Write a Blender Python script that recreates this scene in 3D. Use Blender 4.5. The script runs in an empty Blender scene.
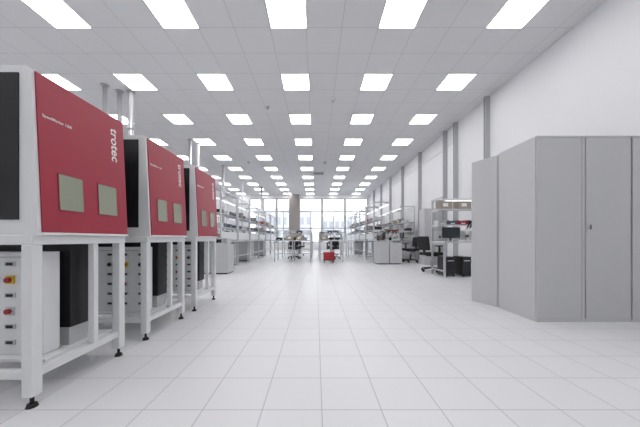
import bpy, bmesh, math, random
from mathutils import Matrix, Vector
random.seed(4)
S = bpy.context.scene
try:
    S.view_settings.view_transform = 'Standard'
    S.view_settings.look = 'None'
except Exception: pass

EYE=0.875; CEIL=4.43; XR=4.33; XL=-7.2; YF=21.0; YB=-4.0

# ---------------- materials ----------------
def mat(name, col, rough=0.5, metal=0.0, noise=0.0, emit=None, spec=None, nscale=8.0):
    m=bpy.data.materials.new(name); m.use_nodes=True
    nt=m.node_tree; b=nt.nodes['Principled BSDF']
    b.inputs['Base Color'].default_value=(*col,1)
    b.inputs['Roughness'].default_value=rough
    b.inputs['Metallic'].default_value=metal
    if spec is not None: b.inputs['Specular IOR Level'].default_value=spec
    if emit:
        b.inputs['Emission Color'].default_value=(*emit[0],1)
        b.inputs['Emission Strength'].default_value=emit[1]
    tc=nt.nodes.new('ShaderNodeTexCoord'); n=nt.nodes.new('ShaderNodeTexNoise')
    n.inputs['Scale'].default_value=nscale
    nt.links.new(tc.outputs['Object'],n.inputs['Vector'])
    mr=nt.nodes.new('ShaderNodeMapRange')
    mr.inputs['To Min'].default_value=max(0,rough-0.04); mr.inputs['To Max'].default_value=min(1,rough+0.04)
    nt.links.new(n.outputs['Fac'],mr.inputs['Value']); nt.links.new(mr.outputs['Result'],b.inputs['Roughness'])
    if noise>0:
        mx=nt.nodes.new('ShaderNodeMix'); mx.data_type='RGBA'
        mx.inputs[6].default_value=(*[c*(1-noise) for c in col],1)
        mx.inputs[7].default_value=(*[min(1,c*(1+noise)) for c in col],1)
        nt.links.new(n.outputs['Fac'],mx.inputs[0]); nt.links.new(mx.outputs[2],b.inputs['Base Color'])
    return m

def grid_mat(name, base, line, cell, off, lw, rough, var=0.03, spec=0.5):
    m=bpy.data.materials.new(name); m.use_nodes=True
    nt=m.node_tree; N=nt.nodes; Lk=nt.links; b=N['Principled BSDF']
    g=N.new('ShaderNodeNewGeometry'); sp=N.new('ShaderNodeSeparateXYZ'); Lk.new(g.outputs['Position'],sp.inputs[0])
    def M(op,a,bv=None,c=None):
        n=N.new('ShaderNodeMath'); n.operation=op
        for i,v in enumerate((a,bv,c)):
            if v is None: continue
            if isinstance(v,(int,float)): n.inputs[i].default_value=v
            else: Lk.new(v,n.inputs[i])
        return n.outputs[0]
    masks=[]; ids=[]
    for k,ax in enumerate(('X','Y')):
        u=M('DIVIDE',M('SUBTRACT',sp.outputs[ax],off[k]),cell)
        f=M('FRACT',u); ids.append(M('FLOOR',u))
        d=M('MINIMUM',f,M('SUBTRACT',1.0,f))
        masks.append(M('LESS_THAN',d,lw/cell/2))
    mask=M('MAXIMUM',masks[0],masks[1])
    cb=N.new('ShaderNodeCombineXYZ'); Lk.new(ids[0],cb.inputs[0]); Lk.new(ids[1],cb.inputs[1])
    wn=N.new('ShaderNodeTexWhiteNoise'); Lk.new(cb.outputs[0],wn.inputs['Vector'])
    no=N.new('ShaderNodeTexNoise'); no.inputs['Scale'].default_value=1.3; no.inputs['Detail'].default_value=2
    Lk.new(g.outputs['Position'],no.inputs['Vector'])
    f=M('MULTIPLY_ADD',wn.outputs['Value'],0.7,M('MULTIPLY',no.outputs['Fac'],0.3))
    mx=N.new('ShaderNodeMix'); mx.data_type='RGBA'
    mx.inputs[6].default_value=(*[c*(1-var) for c in base],1); mx.inputs[7].default_value=(*[c*(1+var) for c in base],1)
    Lk.new(f,mx.inputs[0])
    m2=N.new('ShaderNodeMix'); m2.data_type='RGBA'; Lk.new(mask,m2.inputs[0]); Lk.new(mx.outputs[2],m2.inputs[6]); m2.inputs[7].default_value=(*line,1)
    Lk.new(m2.outputs[2],b.inputs['Base Color'])
    b.inputs['Roughness'].default_value=rough
    b.inputs['Specular IOR Level'].default_value=spec
    return m

M_floor=grid_mat('floor_tile',(0.785,0.785,0.805),(0.54,0.54,0.56),0.305,(0.03,1.637),0.006,0.33,0.015,0.45)
M_ceil=grid_mat('ceiling_tile',(0.79,0.79,0.81),(0.60,0.60,0.62),0.605,(-0.47-0.3025,4.07-0.3025),0.010,0.85,0.012,0.2)
M_wall=mat('white_paint',(0.86,0.86,0.885),0.7,noise=0.01)
M_wallw=mat('far_wall_paint',(0.85,0.85,0.87),0.7,noise=0.01)
M_blind=mat('blind_fabric',(0.90,0.90,0.92),0.8,noise=0.01)
M_column=mat('column_grey',(0.34,0.31,0.30),0.6,noise=0.03)
M_post=mat('post_grey',(0.50,0.51,0.53),0.4,noise=0.02)
M_white=mat('powder_white',(0.80,0.81,0.82),0.35,noise=0.01)
M_cab=mat('cabinet_grey',(0.58,0.585,0.60),0.45,noise=0.01)
M_cabd=mat('cabinet_gap',(0.20,0.20,0.21),0.6)
M_dark=mat('black_panel',(0.012,0.012,0.015),0.35)
M_rub=mat('black_rubber',(0.015,0.015,0.016),0.7)
M_red=mat('red_lid',(0.375,0.028,0.055),0.38,noise=0.02)
M_redd=mat('red_trim',(0.25,0.015,0.03),0.4)
M_glassy=mat('tinted_safety_window',(0.33,0.345,0.27),0.10,0.2,spec=0.8)
M_alu=mat('aluminium',(0.58,0.59,0.61),0.35,0.6)
M_steel=mat('steel_pipe',(0.66,0.66,0.68),0.3,0.55)
M_top=mat('bench_laminate',(0.62,0.63,0.65),0.4,noise=0.02)
M_fab=mat('chair_fabric',(0.02,0.02,0.023),0.9,noise=0.2)
M_yel=mat('yellow_plastic',(0.75,0.55,0.04),0.4)
M_rp=mat('red_plastic',(0.40,0.02,0.03),0.4)
M_blue=mat('blue_plastic',(0.10,0.13,0.20),0.45)
M_card=mat('cardboard',(0.36,0.31,0.26),0.8,noise=0.08)
M_scr=mat('screen_glass',(0.02,0.025,0.03),0.15)
M_txt=mat('white_print',(0.85,0.85,0.85),0.5)
M_lamp=mat('led_diffuser',(1,1,1),0.5,emit=((1.0,0.995,0.985),7.5))
M_lampf=mat('led_frame',(0.8,0.8,0.81),0.5)
M_tube=mat('task_light',(1,1,1),0.5,emit=((1,1,1),2.0))
M_bld=mat('building_render',(0.72,0.73,0.75),0.8,noise=0.03)
M_bldw=mat('building_glass',(0.45,0.48,0.51),0.3)
M_ground=mat('outdoor_paving',(0.5,0.5,0.5),0.9,noise=0.1)
def glassmat():
    m=bpy.data.materials.new('window_glass'); m.use_nodes=True; nt=m.node_tree
    nt.nodes.remove(nt.nodes['Principled BSDF']); o=nt.nodes['Material Output']
    t=nt.nodes.new('ShaderNodeBsdfTransparent'); g=nt.nodes.new('ShaderNodeBsdfGlossy'); g.inputs['Roughness'].default_value=0.02
    f=nt.nodes.new('ShaderNodeFresnel'); f.inputs[0].default_value=1.3; x=nt.nodes.new('ShaderNodeMixShader')
    nt.links.new(f.outputs[0],x.inputs[0]); nt.links.new(t.outputs[0],x.inputs[1]); nt.links.new(g.outputs[0],x.inputs[2]); nt.links.new(x.outputs[0],o.inputs[0])
    return m
M_glass=glassmat()

# ---------------- mesh builder ----------------
class B:
    def __init__(s): s.bm=bmesh.new(); s.mats=[]
    def mi(s,m):
        if m not in s.mats: s.mats.append(m)
        return s.mats.index(m)
    def box(s,x0,x1,y0,y1,z0,z1,m,bev=0,mx=None,seg=2):
        t=bmesh.new(); bmesh.ops.create_cube(t,size=1)
        for v in t.verts: v.co=Vector(((x0+x1)/2+v.co.x*(x1-x0),(y0+y1)/2+v.co.y*(y1-y0),(z0+z1)/2+v.co.z*(z1-z0)))
        if bev>0: bmesh.ops.bevel(t,geom=list(t.edges),offset=bev,segments=seg,affect='EDGES',profile=0.5)
        s._merge(t,m,mx,smooth=False)
    def _merge(s,t,m,mx=None,smooth=False):
        if mx is not None: bmesh.ops.transform(t,matrix=mx,verts=t.verts)
        i=s.mi(m); vm={v:s.bm.verts.new(v.co) for v in t.verts}
        for f in t.faces:
            try: nf=s.bm.faces.new([vm[v] for v in f.verts])
            except ValueError: continue
            nf.material_index=i; nf.smooth=smooth
        t.free()
    def cyl(s,p0,p1,r,m,seg=16,r2=None):
        p0=Vector(p0);p1=Vector(p1);d=p1-p0; t=bmesh.new()
        bmesh.ops.create_cone(t,cap_ends=True,segments=seg,radius1=r,radius2=r if r2 is None else r2,depth=d.length)
        mx=Matrix.Translation((p0+p1)/2)@d.to_track_quat('Z','Y').to_matrix().to_4x4()
        bmesh.ops.transform(t,matrix=mx,verts=t.verts)
        i=s.mi(m); vm={v:s.bm.verts.new(v.co) for v in t.verts}
        for f in t.faces:
            nf=s.bm.faces.new([vm[v] for v in f.verts]); nf.material_index=i; nf.smooth=len(f.verts)==4
        t.free()
    def prism(s,prof,y0,y1,m):  # prof in XZ
        t=bmesh.new(); a=[t.verts.new((x,y0,z)) for x,z in prof]; b=[t.verts.new((x,y1,z)) for x,z in prof]
        n=len(prof); t.faces.new(a); t.faces.new(b[::-1])
        for i in range(n): t.faces.new([a[i],b[i],b[(i+1)%n],a[(i+1)%n]])
        bmesh.ops.recalc_face_normals(t,faces=t.faces); s._merge(t,m)
    def mesh(s,name):
        bmesh.ops.recalc_face_normals(s.bm,faces=s.bm.faces)
        me=bpy.data.meshes.new(name); s.bm.to_mesh(me); s.bm.free()
        for m in s.mats: me.materials.append(m)
        return me
    def obj(s,name,loc=(0,0,0),rz=0,bev=0):
        return put(s.mesh(name),name,loc,rz,bev)
def put(me,name,loc=(0,0,0),rz=0,bev=0):
    o=bpy.data.objects.new(name,me); S.collection.objects.link(o); o.location=loc; o.rotation_euler=(0,0,rz)
    if bev:
        md=o.modifiers.new('bevel','BEVEL'); md.width=bev; md.segments=2; md.limit_method='ANGLE'
    return o

# ---------------- room shell ----------------
def bx(name,*a):
    b=B(); b.box(*a); return b.obj(name)
bx('floor',XL-.2,XR+.2,YB-.2,YF+.3,-0.1,0,M_floor)
bx('ceiling',XL-.2,XR+.2,YB-.2,YF+.3,CEIL,CEIL+.1,M_ceil)
bx('wall_right',XR,XR+.2,YB,YF+.3,0,CEIL,M_wall)
bx('wall_left',XL-.2,XL,YB,YF+.3,0,CEIL,M_wall)
bx('wall_back',XL,XR,YB-.2,YB,0,CEIL,M_wall)
WT=4.16; SILL=0.55
b=B()
b.box(XL,-5.4,YF,YF+.3,0,CEIL,M_wallw)
b.box(-5.4,XR,YF,YF+.3,WT,CEIL,M_wallw)
b.box(-5.4,XR,YF,YF+.3,0,SILL,M_wallw)
b.box(4.22,XR,YF,YF+.3,SILL,WT,M_wallw)
b.box(-2.1,-1.37,YF,YF+.3,SILL,WT,M_wallw)
b.obj('wall_far')
bx('structural_column',-2.12,-1.35,YF-.35,YF-.002,0,CEIL,M_column)
def window(n,x0,x1,bays):
    b=B(); y0,y1=YF+.08,YF+.16; f=.06
    b.box(x0,x1,y0,y1,SILL,SILL+f,M_post); b.box(x0,x1,y0,y1,WT-f,WT,M_post)
    w=(x1-x0)/bays
    for i in range(bays+1):
        c=x0+i*w
        l=max(x0,c-.09); r=min(x1,c+.09)
        b.box(l,r,y0,y1,SILL+f,WT-f,M_post)
    for i in range(bays):
        l=x0+i*w+.09; r=x0+(i+1)*w-.09
        for z in (3.05,1.7): b.box(l,r,y0+.01,y1-.01,z,z+.09,M_post)
        mxx=(l+r)/2
        b.box(mxx-.03,mxx+.03,y0+.01,y1-.01,SILL+f,3.05,M_post)
    b.box(x0+.02,x1-.02,YF+.115,YF+.12,SILL+f,WT-f,M_glass)
    b.obj('window_%d'%n)
window(1,-5.4,-2.1,3); window(2,-1.37,4.22,3)
py=[6.5,8.6,10.7,12.8,14.9,17.0,19.1]
b=B(); b.box(-.12,0,-.035,.035,0,CEIL,M_post); b.box(-.124,-.12,-.012,.012,0.02,CEIL-.02,M_cabd)
pm=b.mesh('wall_post')
for y in py+[7.95]: put(pm,'wall_post',(XR-.001,y,0))
for i in range(len(py)):
    y0=py[i]+.12; y1=(py[i+1] if i+1<len(py) else 20.9)-.12
    if i==0: y0=8.05
    b=B(); b.box(XR-.03,XR-.001,y0,y1,1.2,3.85,M_blind); b.box(XR-.05,XR-.001,y0,y1,3.85,3.90,M_white); b.box(XR-.04,XR-.001,y0,y1,1.17,1.2,M_alu)
    b.obj('roller_blind')
bx('baseboard_right',XR-.015,XR-.0005,YB+.01,6.3,0,.08,M_post)
bx('baseboard_left',XL+.0005,XL+.015,YB+.01,YF-.01,0,.08,M_post)

# ---------------- ceiling lights ----------------
b=B(); b.box(-.3,.3,-.3,.3,-.012,0,M_lampf); b.box(-.29,.29,-.29,.29,-.016,-.011,M_lamp)
lm=b.mesh('ceiling_light_panel')
for c in range(6):
    for r in range(-3,10):
        put(lm,'ceiling_light_panel',(-5.87+1.805*c,4.07+1.815*r,CEIL-.0005))
b=B(); b.cyl((0,0,-.05),(0,0,0),.05,M_white,20); b.cyl((0,0,-.07),(0,0,-.05),.03,M_post,16)
sm=b.mesh('smoke_detector')
for x,y in ((.43,6.6),(-1.3,7.0),(.43,12.1),(-3.1,12)): put(sm,'smoke_detector',(x,y,CEIL-.0005))
b=B(); b.box(-.3,.3,-.3,.3,-.02,0,M_lampf)
for i in range(7): b.box(-.27,.27,-.26+i*.08,-.22+i*.08,-.025,-.02,M_cabd)
b.obj('ceiling_air_vent',(-.47+.605,11.33+.9+1.8,CEIL-.0005))

# ---------------- laser machines ----------------
def machine_mesh():
    b=B(); X0,X1=-2.5,-1.455; Y0,Y1=1.33,1.98; p=.055
    for x in (X0,X1-p):
        for y in (Y0,Y1-p): 
            b.box(x,x+p,y,y+p,.06,.845,M_white,.004)
            cx,cy=x+p/2,y+p/2
            b.cyl((cx,cy,0),(cx,cy,.018),.026,M_rub,18,.02); b.cyl((cx,cy,.018),(cx,cy,.06),.009,M_rub,10)
    b.box(X1-p+.01,X1-.005,1.71,1.745,.19,.845,M_white,.003)
    for z0,z1 in ((.15,.19),):
        b.box(X0+p,X1-p,Y0+.008,Y0+p-.008,z0,z1,M_white); b.box(X0+p,X1-p,Y1-p+.008,Y1-.008,z0,z1,M_white)
        b.box(X1-p+.008,X1-.008,Y0+p,Y1-p,z0,z1,M_white); b.box(X0+.008,X0+p-.008,Y0+p,Y1-p,z0,z1,M_white)
    b.box(X0,X1+.005,Y0,Y1,.845,.895,M_white,.004)
    b.box(X0+.03,X1-p,Y0+.12,Y1-p,.19,.205,M_white)
    b.box(X0+.08,-1.575,1.50,1.60,.205,.80,M_white,.004)
    b.box(X0+.08,-1.545,1.635,1.785,.32,.84,M_dark)
    b.box(X0+.08,-1.56,1.645,1.775,.205,.32,M_cab)
    b.box(X0+.08,-1.62,1.82,1.90,.205,.845,M_cab)
    for i in range(6):
        zz=.28+i*.09
        for cx in (-1.76,-1.615,-1.9):
            if i in (4,) or (i==2 and cx==-1.76):
                b.box(cx-.024,cx+.024,1.492,1.50,zz-.024,zz+.024,M_yel if i==4 and cx==-1.76 else M_cab)
                b.cyl((cx,1.492,zz),(cx,1.475,zz),.015,M_rp if cx==-1.76 else M_dark,14)
            else:
                b.box(cx-.03,cx+.03,1.493,1.50,zz-.012,zz+.014,M_cab); b.box(cx-.018,cx+.018,1.489,1.493,zz-.007,zz+.009,M_dark)
    b.box(-2.2,-1.6,1.495,1.50,.765,.775,M_cab)
    A0,A1=1.345,1.98
    prof=[(-1.438,.895),(-1.478,1.762),(-1.50,1.775),(-2.5,1.775),(-2.5,.895)]
    b.prism(prof,A0,A1,M_white)
    def fx(z): return -1.438-.04*(z-.895)/.867
    for ya,yb in ((A0-.006,A0),(A1,A1+.006)):
        b.box(-2.42,-1.535,ya,yb,.975,1.735,M_dark)
    def slab(y0,y1,z0,z1,d0,d1,m):
        b.prism([(fx(z0)+d0,z0),(fx(z0)+d1,z0),(fx(z1)+d1,z1),(fx(z1)+d0,z1)],y0,y1,m)
    slab(A0+.018,A1-.004,.91,1.755,0.0,.008,M_red)
    slab(A0+.018,A1-.004,.897,.91,0,.012,M_white)
    for ya,yb in ((1.458,1.606),(1.722,1.876)):
        slab(ya-.005,yb+.005,1.035,1.245,.008,.010,M_redd)
        slab(ya,yb,1.04,1.24,.010,.012,M_glassy)
    b.box(-2.3,-1.9,1.45,1.85,1.775,1.80,M_white,.01)
    b.cyl((-2.1,1.65,1.80),(-2.1,1.65,1.83),.06,M_alu,20)
    return b.mesh('laser_marking_machine'), fx
mm,fx=machine_mesh()
def text(body,size,Xax,Yax,loc,parent):
    cu=bpy.data.curves.new('label_text','FONT'); cu.body=body; cu.size=size; cu.extrude=.0006; cu.offset=size*.012
    cu.materials.append(M_txt); o=bpy.data.objects.new('label_text',cu); S.collection.objects.link(o)
    Xa=Vector(Xax).normalized(); Ya=Vector(Yax).normalized(); Z=Xa.cross(Ya)
    o.matrix_local=Matrix(((Xa.x,Ya.x,Z.x,loc[0]),(Xa.y,Ya.y,Z.y,loc[1]),(Xa.z,Ya.z,Z.z,loc[2]),(0,0,0,1)))
    o.parent=parent
up=(-.04,0,.867)
for dy in (0,.905,1.81):
    o=put(mm,'laser_marking_machine',(0,dy,0))
    text('SpeedMarker 1300',.022,(0,1,0),up,(fx(1.53)+.009,1.385,1.53),o)
    text('trotec',.095,tuple(-c for c in up),(0,1,0),(fx(1.68)+.009,1.855,1.67),o)

# ---------------- storage cabinets ----------------
def cabinet(name,w,d,h,loc,rz=0):
    b=B()
    b.box(0,w,.012,d,.0,h,M_cab,.004)
    c=w/2
    b.box(.012,w-.012,.006,.012,.03,h-.012,M_cabd)
    b.box(.006,c-.022,-.004,.010,.035,h-.02,M_cab,.003)
    b.box(c-.018,c+.018,.0,.010,.035,h-.02,M_cabd)
    b.box(c-.016,c+.012,-.002,.006,.035,h-.02,M_cab)
    b.box(c+.022,w-.006,-.004,.010,.035,h-.02,M_cab,.003)
    b.box(c+.035,c+.065,-.008,-.003,.96,1.05,M_alu,.002)
    b.cyl((c+.05,-.024,1.0),(c+.05,-.004,1.0),.011,M_alu,16)
    b.box(c+.044,c+.056,-.03,-.022,.975,1.025,M_cabd)
    b.box(0,w,-.006,.012,h-.018,h,M_cab,.003); b.box(0,w,-.004,.012,0,.033,M_cab)
    return b.obj(name,loc,rz)
cabinet('metal_storage_cabinet',1.0,.56,1.965,(2.325,2.745,0))
cabinet('metal_storage_cabinet',.98,.56,1.965,(3.335,2.745,0))
cabinet('metal_storage_cabinet',.95,.37,1.955,(2.335,3.335,0),math.radians(20.9))
cabinet('metal_storage_cabinet',.62,.45,1.9,(3.66,8.75,0))

# ---------------- workbenches ----------------
def bench_mesh(L,D=.75,H=.82,top=2.25):
    b=B(); p=.04
    b.box(-L/2,L/2,0,D,H-.03,H,M_top,.004)
    for x in (-L/2+.02,L/2-.02-p):
        b.box(x,x+p,.03,.03+p,.0,H-.03,M_alu); b.box(x,x+p,D-.05,D-.05+p,.0,H-.03,M_alu)
        b.box(x,x+p,.07,D-.05,.12,.15,M_alu); b.box(x,x+p,.07,D-.05,H-.08,H-.03,M_alu)
        b.box(x,x+p,D-.05,D-.01,H,top,M_alu)
        b.box(x+.005,x+p-.005,.12,D-.05,top-.04,top,M_alu)
        for z in (1.22,1.6): b.box(x+.01,x+p-.01,D-.36,D-.05,z-.05,z-.02,M_alu)
    b.box(-L/2+.06,L/2-.06,D-.045,D-.015,.3,.34,M_alu)
    for z in (1.22,1.6): b.box(-L/2+.02,L/2-.02,D-.36,D-.06,z-.02,z,M_top)
    b.box(-L/2+.06,L/2-.06,D-.045,D-.015,top-.04,top,M_alu)
    b.box(-L/2+.1,L/2-.1,.14,.22,top-.09,top-.04,M_white); b.box(-L/2+.12,L/2-.12,.15,.21,top-.095,top-.09,M_tube)
    b.box(-L/2+.06,L/2-.06,D-.04,D-.02,H+.03,1.08,M_white)
    for i in range(5): b.box(-L/2+.2+i*.12,-L/2+.25+i*.12,D-.045,D-.04,.9,.95,M_dark)
    return b.mesh('workbench')
BM=bench_mesh(1.5)
def pedestal_mesh(h=.76):
    b=B(); b.box(-.21,.21,0,.5,.03,h,M_cab,.004); b.box(-.19,.19,.02,.48,0,.03,M_dark)
    n=4; z=.05; s=(h-.07)/n
    for i in range(n):
        b.box(-.2,.2,-.012,0,z+i*s,z+(i+1)*s-.01,M_cab,.002); b.box(-.07,.07,-.022,-.012,z+i*s+s*.6,z+i*s+s*.72,M_alu)
    return b.mesh('drawer_pedestal')
PM=pedestal_mesh(.74)
def monitor_mesh():
    b=B(); b.box(-.11,.11,-.07,.07,0,.012,M_dark,.004); b.box(-.02,.02,.015,.03,.012,.22,M_dark)
    b.box(-.22,.22,-.015,.015,.08,.33,M_dark,.005); b.box(-.21,.21,-.017,-.015,.095,.32,M_scr); return b.mesh('computer_monitor')
MOM=monitor_mesh()
def micro_mesh():
    b=B(); b.box(-.1,.1,-.13,.09,0,.025,M_white,.006); b.cyl((0,.06,.025),(0,.06,.33),.014,M_alu)
    b.box(-.03,.03,-.02,.08,.24,.29,M_white,.006); b.cyl((0,-.03,.14),(0,-.03,.27),.04,M_white,18); b.cyl((0,-.03,.11),(0,-.03,.14),.028,M_dark,18)
    b.box(-.05,.05,-.08,.03,.27,.33,M_white,.01)
    for s in(-1,1): b.cyl((s*.03,-.06,.31),(s*.03,-.14,.38),.018,M_dark,14)
    return b.mesh('stereo_microscope')
MIM=micro_mesh()
def bin_mesh(m):
    b=B(); w,d,h=.1,.13,.11
    b.box(-w,w,-d,d,0,.008,m); b.box(-w,-w+.006,-d,d,.008,h,m); b.box(w-.006,w,-d,d,.008,h,m)
    b.box(-w,w,d-.006,d,.008,h,m); b.box(-w,w,-d,-d+.006,.008,h*.55,m); b.box(-w-.008,w+.008,d-.006,d+.006,h-.012,h,m)
    b.box(-.05,.05,-d-.002,-d,.02,.045,M_txt)
    for i in range(3): b.box(-.07+i*.05,-.035+i*.05,-.09,.09,.008,.05,M_alu)
    return b.mesh('storage_bin')
BINS=[bin_mesh(m) for m in (M_blue,M_dark,M_cab,M_rp)]
def carton_mesh():
    b=B(); b.box(-.15,.15,-.12,.12,0,.2,M_card,.003); b.box(-.15,.15,-.02,.02,.199,.2015,M_top); b.box(-.08,.04,-.122,-.12,.06,.14,M_txt); return b.mesh('cardboard_box')
CM=carton_mesh()
def inst_mesh():
    b=B(); b.box(-.17,.17,-.15,.15,.01,.15,M_cab,.006); b.box(-.155,.02,-.153,-.15,.04,.13,M_scr)
    for i in range(3):
        for j in range(2): b.cyl((.06+i*.035,-.15,.06+j*.05),(.06+i*.035,-.165,.06+j*.05),.011,M_dark,12)
    for x in(-.14,.14):
        for y in(-.12,.12): b.cyl((x,y,0),(x,y,.012),.012,M_rub,10)
    return b.mesh('bench_instrument')
IM=inst_mesh()
def place_on_bench(ox,oy,rz,L=1.5,D=.75,H=.82):
    R=Matrix.Rotation(rz,4,'Z')
    def pl(me,x,y,z,r=0):
        v=R@Vector((x,y,0)); put(me,me.name.split('.')[0],(ox+v.x,oy+v.y,z+.0005),rz+r)
    c=random.choice
    pl(c([MOM,MIM,IM]),-.46,.28,H,random.uniform(-.15,.15)); pl(c([IM,MIM,CM]),.0,.28,H); pl(c([MOM,MIM,IM]),.46,.28,H)
    for z in (1.22,1.6):
        x=-.55
        while x<.5:
            k=random.random()
            if k<.62: pl(c(BINS[:3]+BINS[:3]+BINS),x,D-.21,z); 
            elif k<.78: pl(CM,x+.06,D-.21,z); x+=.12
            x+=.25
    if random.random()<.5: pl(PM,.45,.1,0)
Rr=math.pi/2
def rbench(y,x=2.85): put(BM,'workbench',(x,y,0),Rr); place_on_bench(x,y,Rr)
for i in range(5): rbench(10.3+i*1.56)
for i in range(6): put(BM,'workbench',(-3.3,7.75+i*1.56,0),-Rr); place_on_bench(-3.3,7.75+i*1.56,-Rr)
for i in range(4): put(BM,'workbench',(3.4,11.6+i*1.7,0),-Rr) ; place_on_bench(3.4,11.6+i*1.7,-Rr)
for i in range(5): put(BM,'workbench',(-5.3,8+i*2.2,0),Rr); place_on_bench(-5.3,8+i*2.2,Rr)
put(pedestal_mesh(.76),'drawer_pedestal',(2.32,8.98,0)); put(PM,'drawer_pedestal',(2.76,8.98,0))
put(PM,'drawer_pedestal',(-2.4,6.45,0)); put(PM,'drawer_pedestal',(-2.84,6.45,0))
put(IM,'bench_instrument',(-2.4,6.7,.7405)); 

NB=bench_mesh(1.3,.7,.82,1.86)
put(NB,'workbench',(3.55,5.9,0),0)
for x,m,r in ((3.18,MOM,.12),(3.55,MIM,0),(3.88,IM,0)): put(m,m.name.split('.')[0],(x,6.12 if m is not IM else 6.1,.8205),r)
for k,x in enumerate((3.05,3.3,3.55,3.8)): put(BINS[(2,0,3,1)[k]],'storage_bin',(x,6.4,1.2205))
for x in (3.15,3.6): put(CM,'cardboard_box',(x,6.4,1.6005))
b=B(); b.box(-.1,.1,-.22,.22,.02,.46,M_dark,.006); b.box(-.085,.085,-.224,-.22,.05,.44,M_scr); b.box(-.07,.07,-.227,-.224,.36,.38,M_alu)
for x in(-.08,.08):
    for y in (-.2,.2): b.cyl((x,y,0),(x,y,.021),.015,M_rub,10)
pcm=b.mesh('desktop_computer')
put(pcm,'desktop_computer',(3.12,6.25,0)); put(pcm,'desktop_computer',(3.5,6.25,0))

# ---------------- chairs ----------------
def chair_mesh():
    b=B()
    for k in range(5):
        a=k*math.tau/5+.3; dx,dy=math.cos(a),math.sin(a)
        b.cyl((0,0,.11),(dx*.28,dy*.28,.075),.022,M_dark,10,.014)
        b.cyl((dx*.28-dy*.02,dy*.28+dx*.02,.03),(dx*.28+dy*.02,dy*.28-dx*.02,.03),.03,M_rub,16)
        b.cyl((dx*.28,dy*.28,.05),(dx*.28,dy*.28,.09),.01,M_dark,8)
    b.cyl((0,0,.08),(0,0,.3),.028,M_dark,16); b.cyl((0,0,.3),(0,0,.42),.016,M_alu,12)
    b.box(-.1,.1,-.12,.12,.41,.44,M_dark,.008)
    b.box(-.24,.24,-.24,.23,.44,.52,M_fab,.035,seg=4)
    mx=Matrix.Translation((0,.25,.5))@Matrix.Rotation(math.radians(-8),4,'X')
    b.box(-.03,.03,.0,.02,-.06,.2,M_dark,.004,mx)
    b.box(-.21,.21,-.04,.03,.08,.45,M_fab,.032,mx,seg=4)
    for s in(-1,1):
        b.box(s*.27-.015,s*.27+.015,-.02,.03,.46,.68,M_dark,.004); b.box(min(s*.1,s*.285),max(s*.1,s*.285),-.02,.03,.43,.46,M_dark,.004)
        b.box(s*.27-.03,s*.27+.03,-.14,.12,.68,.71,M_dark,.01)
    return b.mesh('office_chair')
CH=chair_mesh()
for x,y,r in ((3.12,7.0,1.9),(3.55,9.75,-1.2),(3.25,10.35,1.4),(-3.75,8.3,1.2),(-3.8,11.2,1.7),(-.95,11.55,.2),(.75,11.55,-.3),(-.9,13.9,.4),(.9,13.9,0)):
    put(CH,'office_chair',(x,y,0),r)

# ---------------- central tables ----------------
def table_mesh(w,d,h=.82):
    b=B(); p=.04
    b.box(0,w,0,d,h-.03,h,M_top,.004)
    for x in (.02,w/2-p/2,w-.02-p):
        for y in (.03,d-.07): b.box(x,x+p,y,y+p,0,h-.03,M_alu)
        b.box(x+.002,x+p-.002,.07,d-.07,.25,.28,M_alu)
    b.box(.06,w-.06,d-.065,d-.035,.25,.28,M_alu)
    for x in (.02,w-.02-p): 
        b.box(x,x+p,d-.07,d-.03,h,1.24,M_alu); b.box(x+.005,x+p-.005,d-.34,d-.07,1.07,1.10,M_alu)
    b.box(.02,w-.02,d-.34,d-.071,1.10,1.115,M_top)
    b.box(.06,w-.06,d-.062,d-.038,1.2,1.24,M_alu)
    return b.mesh('assembly_table')
TA=table_mesh(1.45,1.0); TB=table_mesh(.95,1.0)
for x,y,m in ((-1.62,9.9,TA),(.12,9.9,TB),(-1.62,12.2,TA),(.12,12.2,TA),(-1.62,14.6,TA),(.12,14.6,TA)):
    put(m,'assembly_table',(x,y,0))
    w=1.45 if m is TA else .95
    xx=.2
    while xx<w-.15:
        k=random.choice([IM,CM,MIM,BINS[0],BINS[1],BINS[3],IM,BINS[1]])
        put(k,k.name.split('.')[0],(x+xx,y+random.uniform(.22,.42),.8205),random.uniform(-.1,.1)); xx+=.4
    xx=.2
    while xx<w-.12:
        if random.random()<.75: put(random.choice(BINS[:3]),'storage_bin',(x+xx,y+.79,1.1155))
        xx+=.25
b=B()
b.box(-.2,.2,-.15,.15,.1,.115,M_rp); 
for x0,x1,y0,y1 in ((-.2,-.19,-.15,.15),(.19,.2,-.15,.15),(-.2,.2,-.15,-.14),(-.2,.2,.14,.15)): b.box(x0,x1,y0,y1,.115,.38,M_rp)
b.box(-.21,.21,-.16,-.15,.34,.38,M_rp); b.box(-.21,.21,.15,.16,.34,.38,M_rp)
for i in range(5): b.box(-.17+i*.08,-.16+i*.08,-.158,-.15,.12,.34,M_rp)
b.box(-.21,.21,-.16,.16,.085,.1,M_dark)
for x in(-.16,.16):
    for y in(-.11,.11): b.cyl((x-.012,y,.042),(x+.012,y,.042),.042,M_rub,14)
b.obj('wheeled_crate',(.48,9.68,0))

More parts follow.
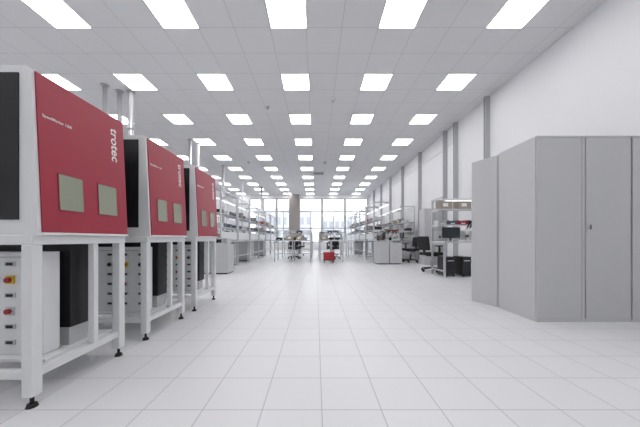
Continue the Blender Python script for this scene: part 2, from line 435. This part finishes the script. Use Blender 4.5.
# ---------------- service pipes on the left ----------------
def pipe(x,y,r):
    b=B(); b.cyl((0,0,0),(0,0,CEIL-.001),r,M_steel,20)
    for z in (1.2,2.4,3.5): b.cyl((0,0,z),(0,0,z+.05),r+.008,M_alu,20)
    b.cyl((0,0,CEIL-.03),(0,0,CEIL-.001),r+.04,M_alu,20)
    b.obj('exhaust_duct',(x,y,0))
for x,y,r in ((-4.87,6.0,.045),(-4.72,6.25,.05),(-4.45,6.25,.06),(-4.5,9.3,.05),(-4.35,9.6,.05),(-4.5,12.6,.06),(-4.4,15.5,.05),(-3.7,17.6,.06)): pipe(x,y,r)

# ---------------- outside ----------------
bx('outdoor_ground',-60,60,YF+.35,120,-.3,-.12,M_ground)
b=B(); b.box(-14,-1,60,70,-.12,8,M_bld); b.box(1.5,20,70,80,-.12,7,M_bld)
for i in range(9): 
    for z in (1,4.2): b.box(-13+i*1.35,-12.2+i*1.35,59.95,60,z,z+1.8,M_bldw)
for i in range(11):
    for z in (1,4): b.box(2+i*1.6,3+i*1.6,69.95,70,z,z+1.6,M_bldw)
b.obj('office_building')

# ---------------- world, camera ----------------
w=bpy.data.worlds.new('world'); S.world=w; w.use_nodes=True; nt=w.node_tree
bg=nt.nodes['Background']; tc=nt.nodes.new('ShaderNodeTexCoord'); sp=nt.nodes.new('ShaderNodeSeparateXYZ'); cr=nt.nodes.new('ShaderNodeValToRGB')
nt.links.new(tc.outputs['Generated'],sp.inputs[0]); nt.links.new(sp.outputs['Z'],cr.inputs[0]); nt.links.new(cr.outputs[0],bg.inputs[0])
cr.color_ramp.elements[0].color=(.95,.97,1,1); cr.color_ramp.elements[1].color=(.80,.88,1,1); bg.inputs[1].default_value=2.3
c=bpy.data.cameras.new('camera'); co=bpy.data.objects.new('camera',c); S.collection.objects.link(co)
co.location=(0,0,EYE); co.rotation_euler=(math.pi/2,0,0)
c.sensor_width=36; c.lens=260/640*36; c.shift_x=4/640; c.shift_y=25.5/640; c.clip_start=.05; c.clip_end=300
S.camera=co
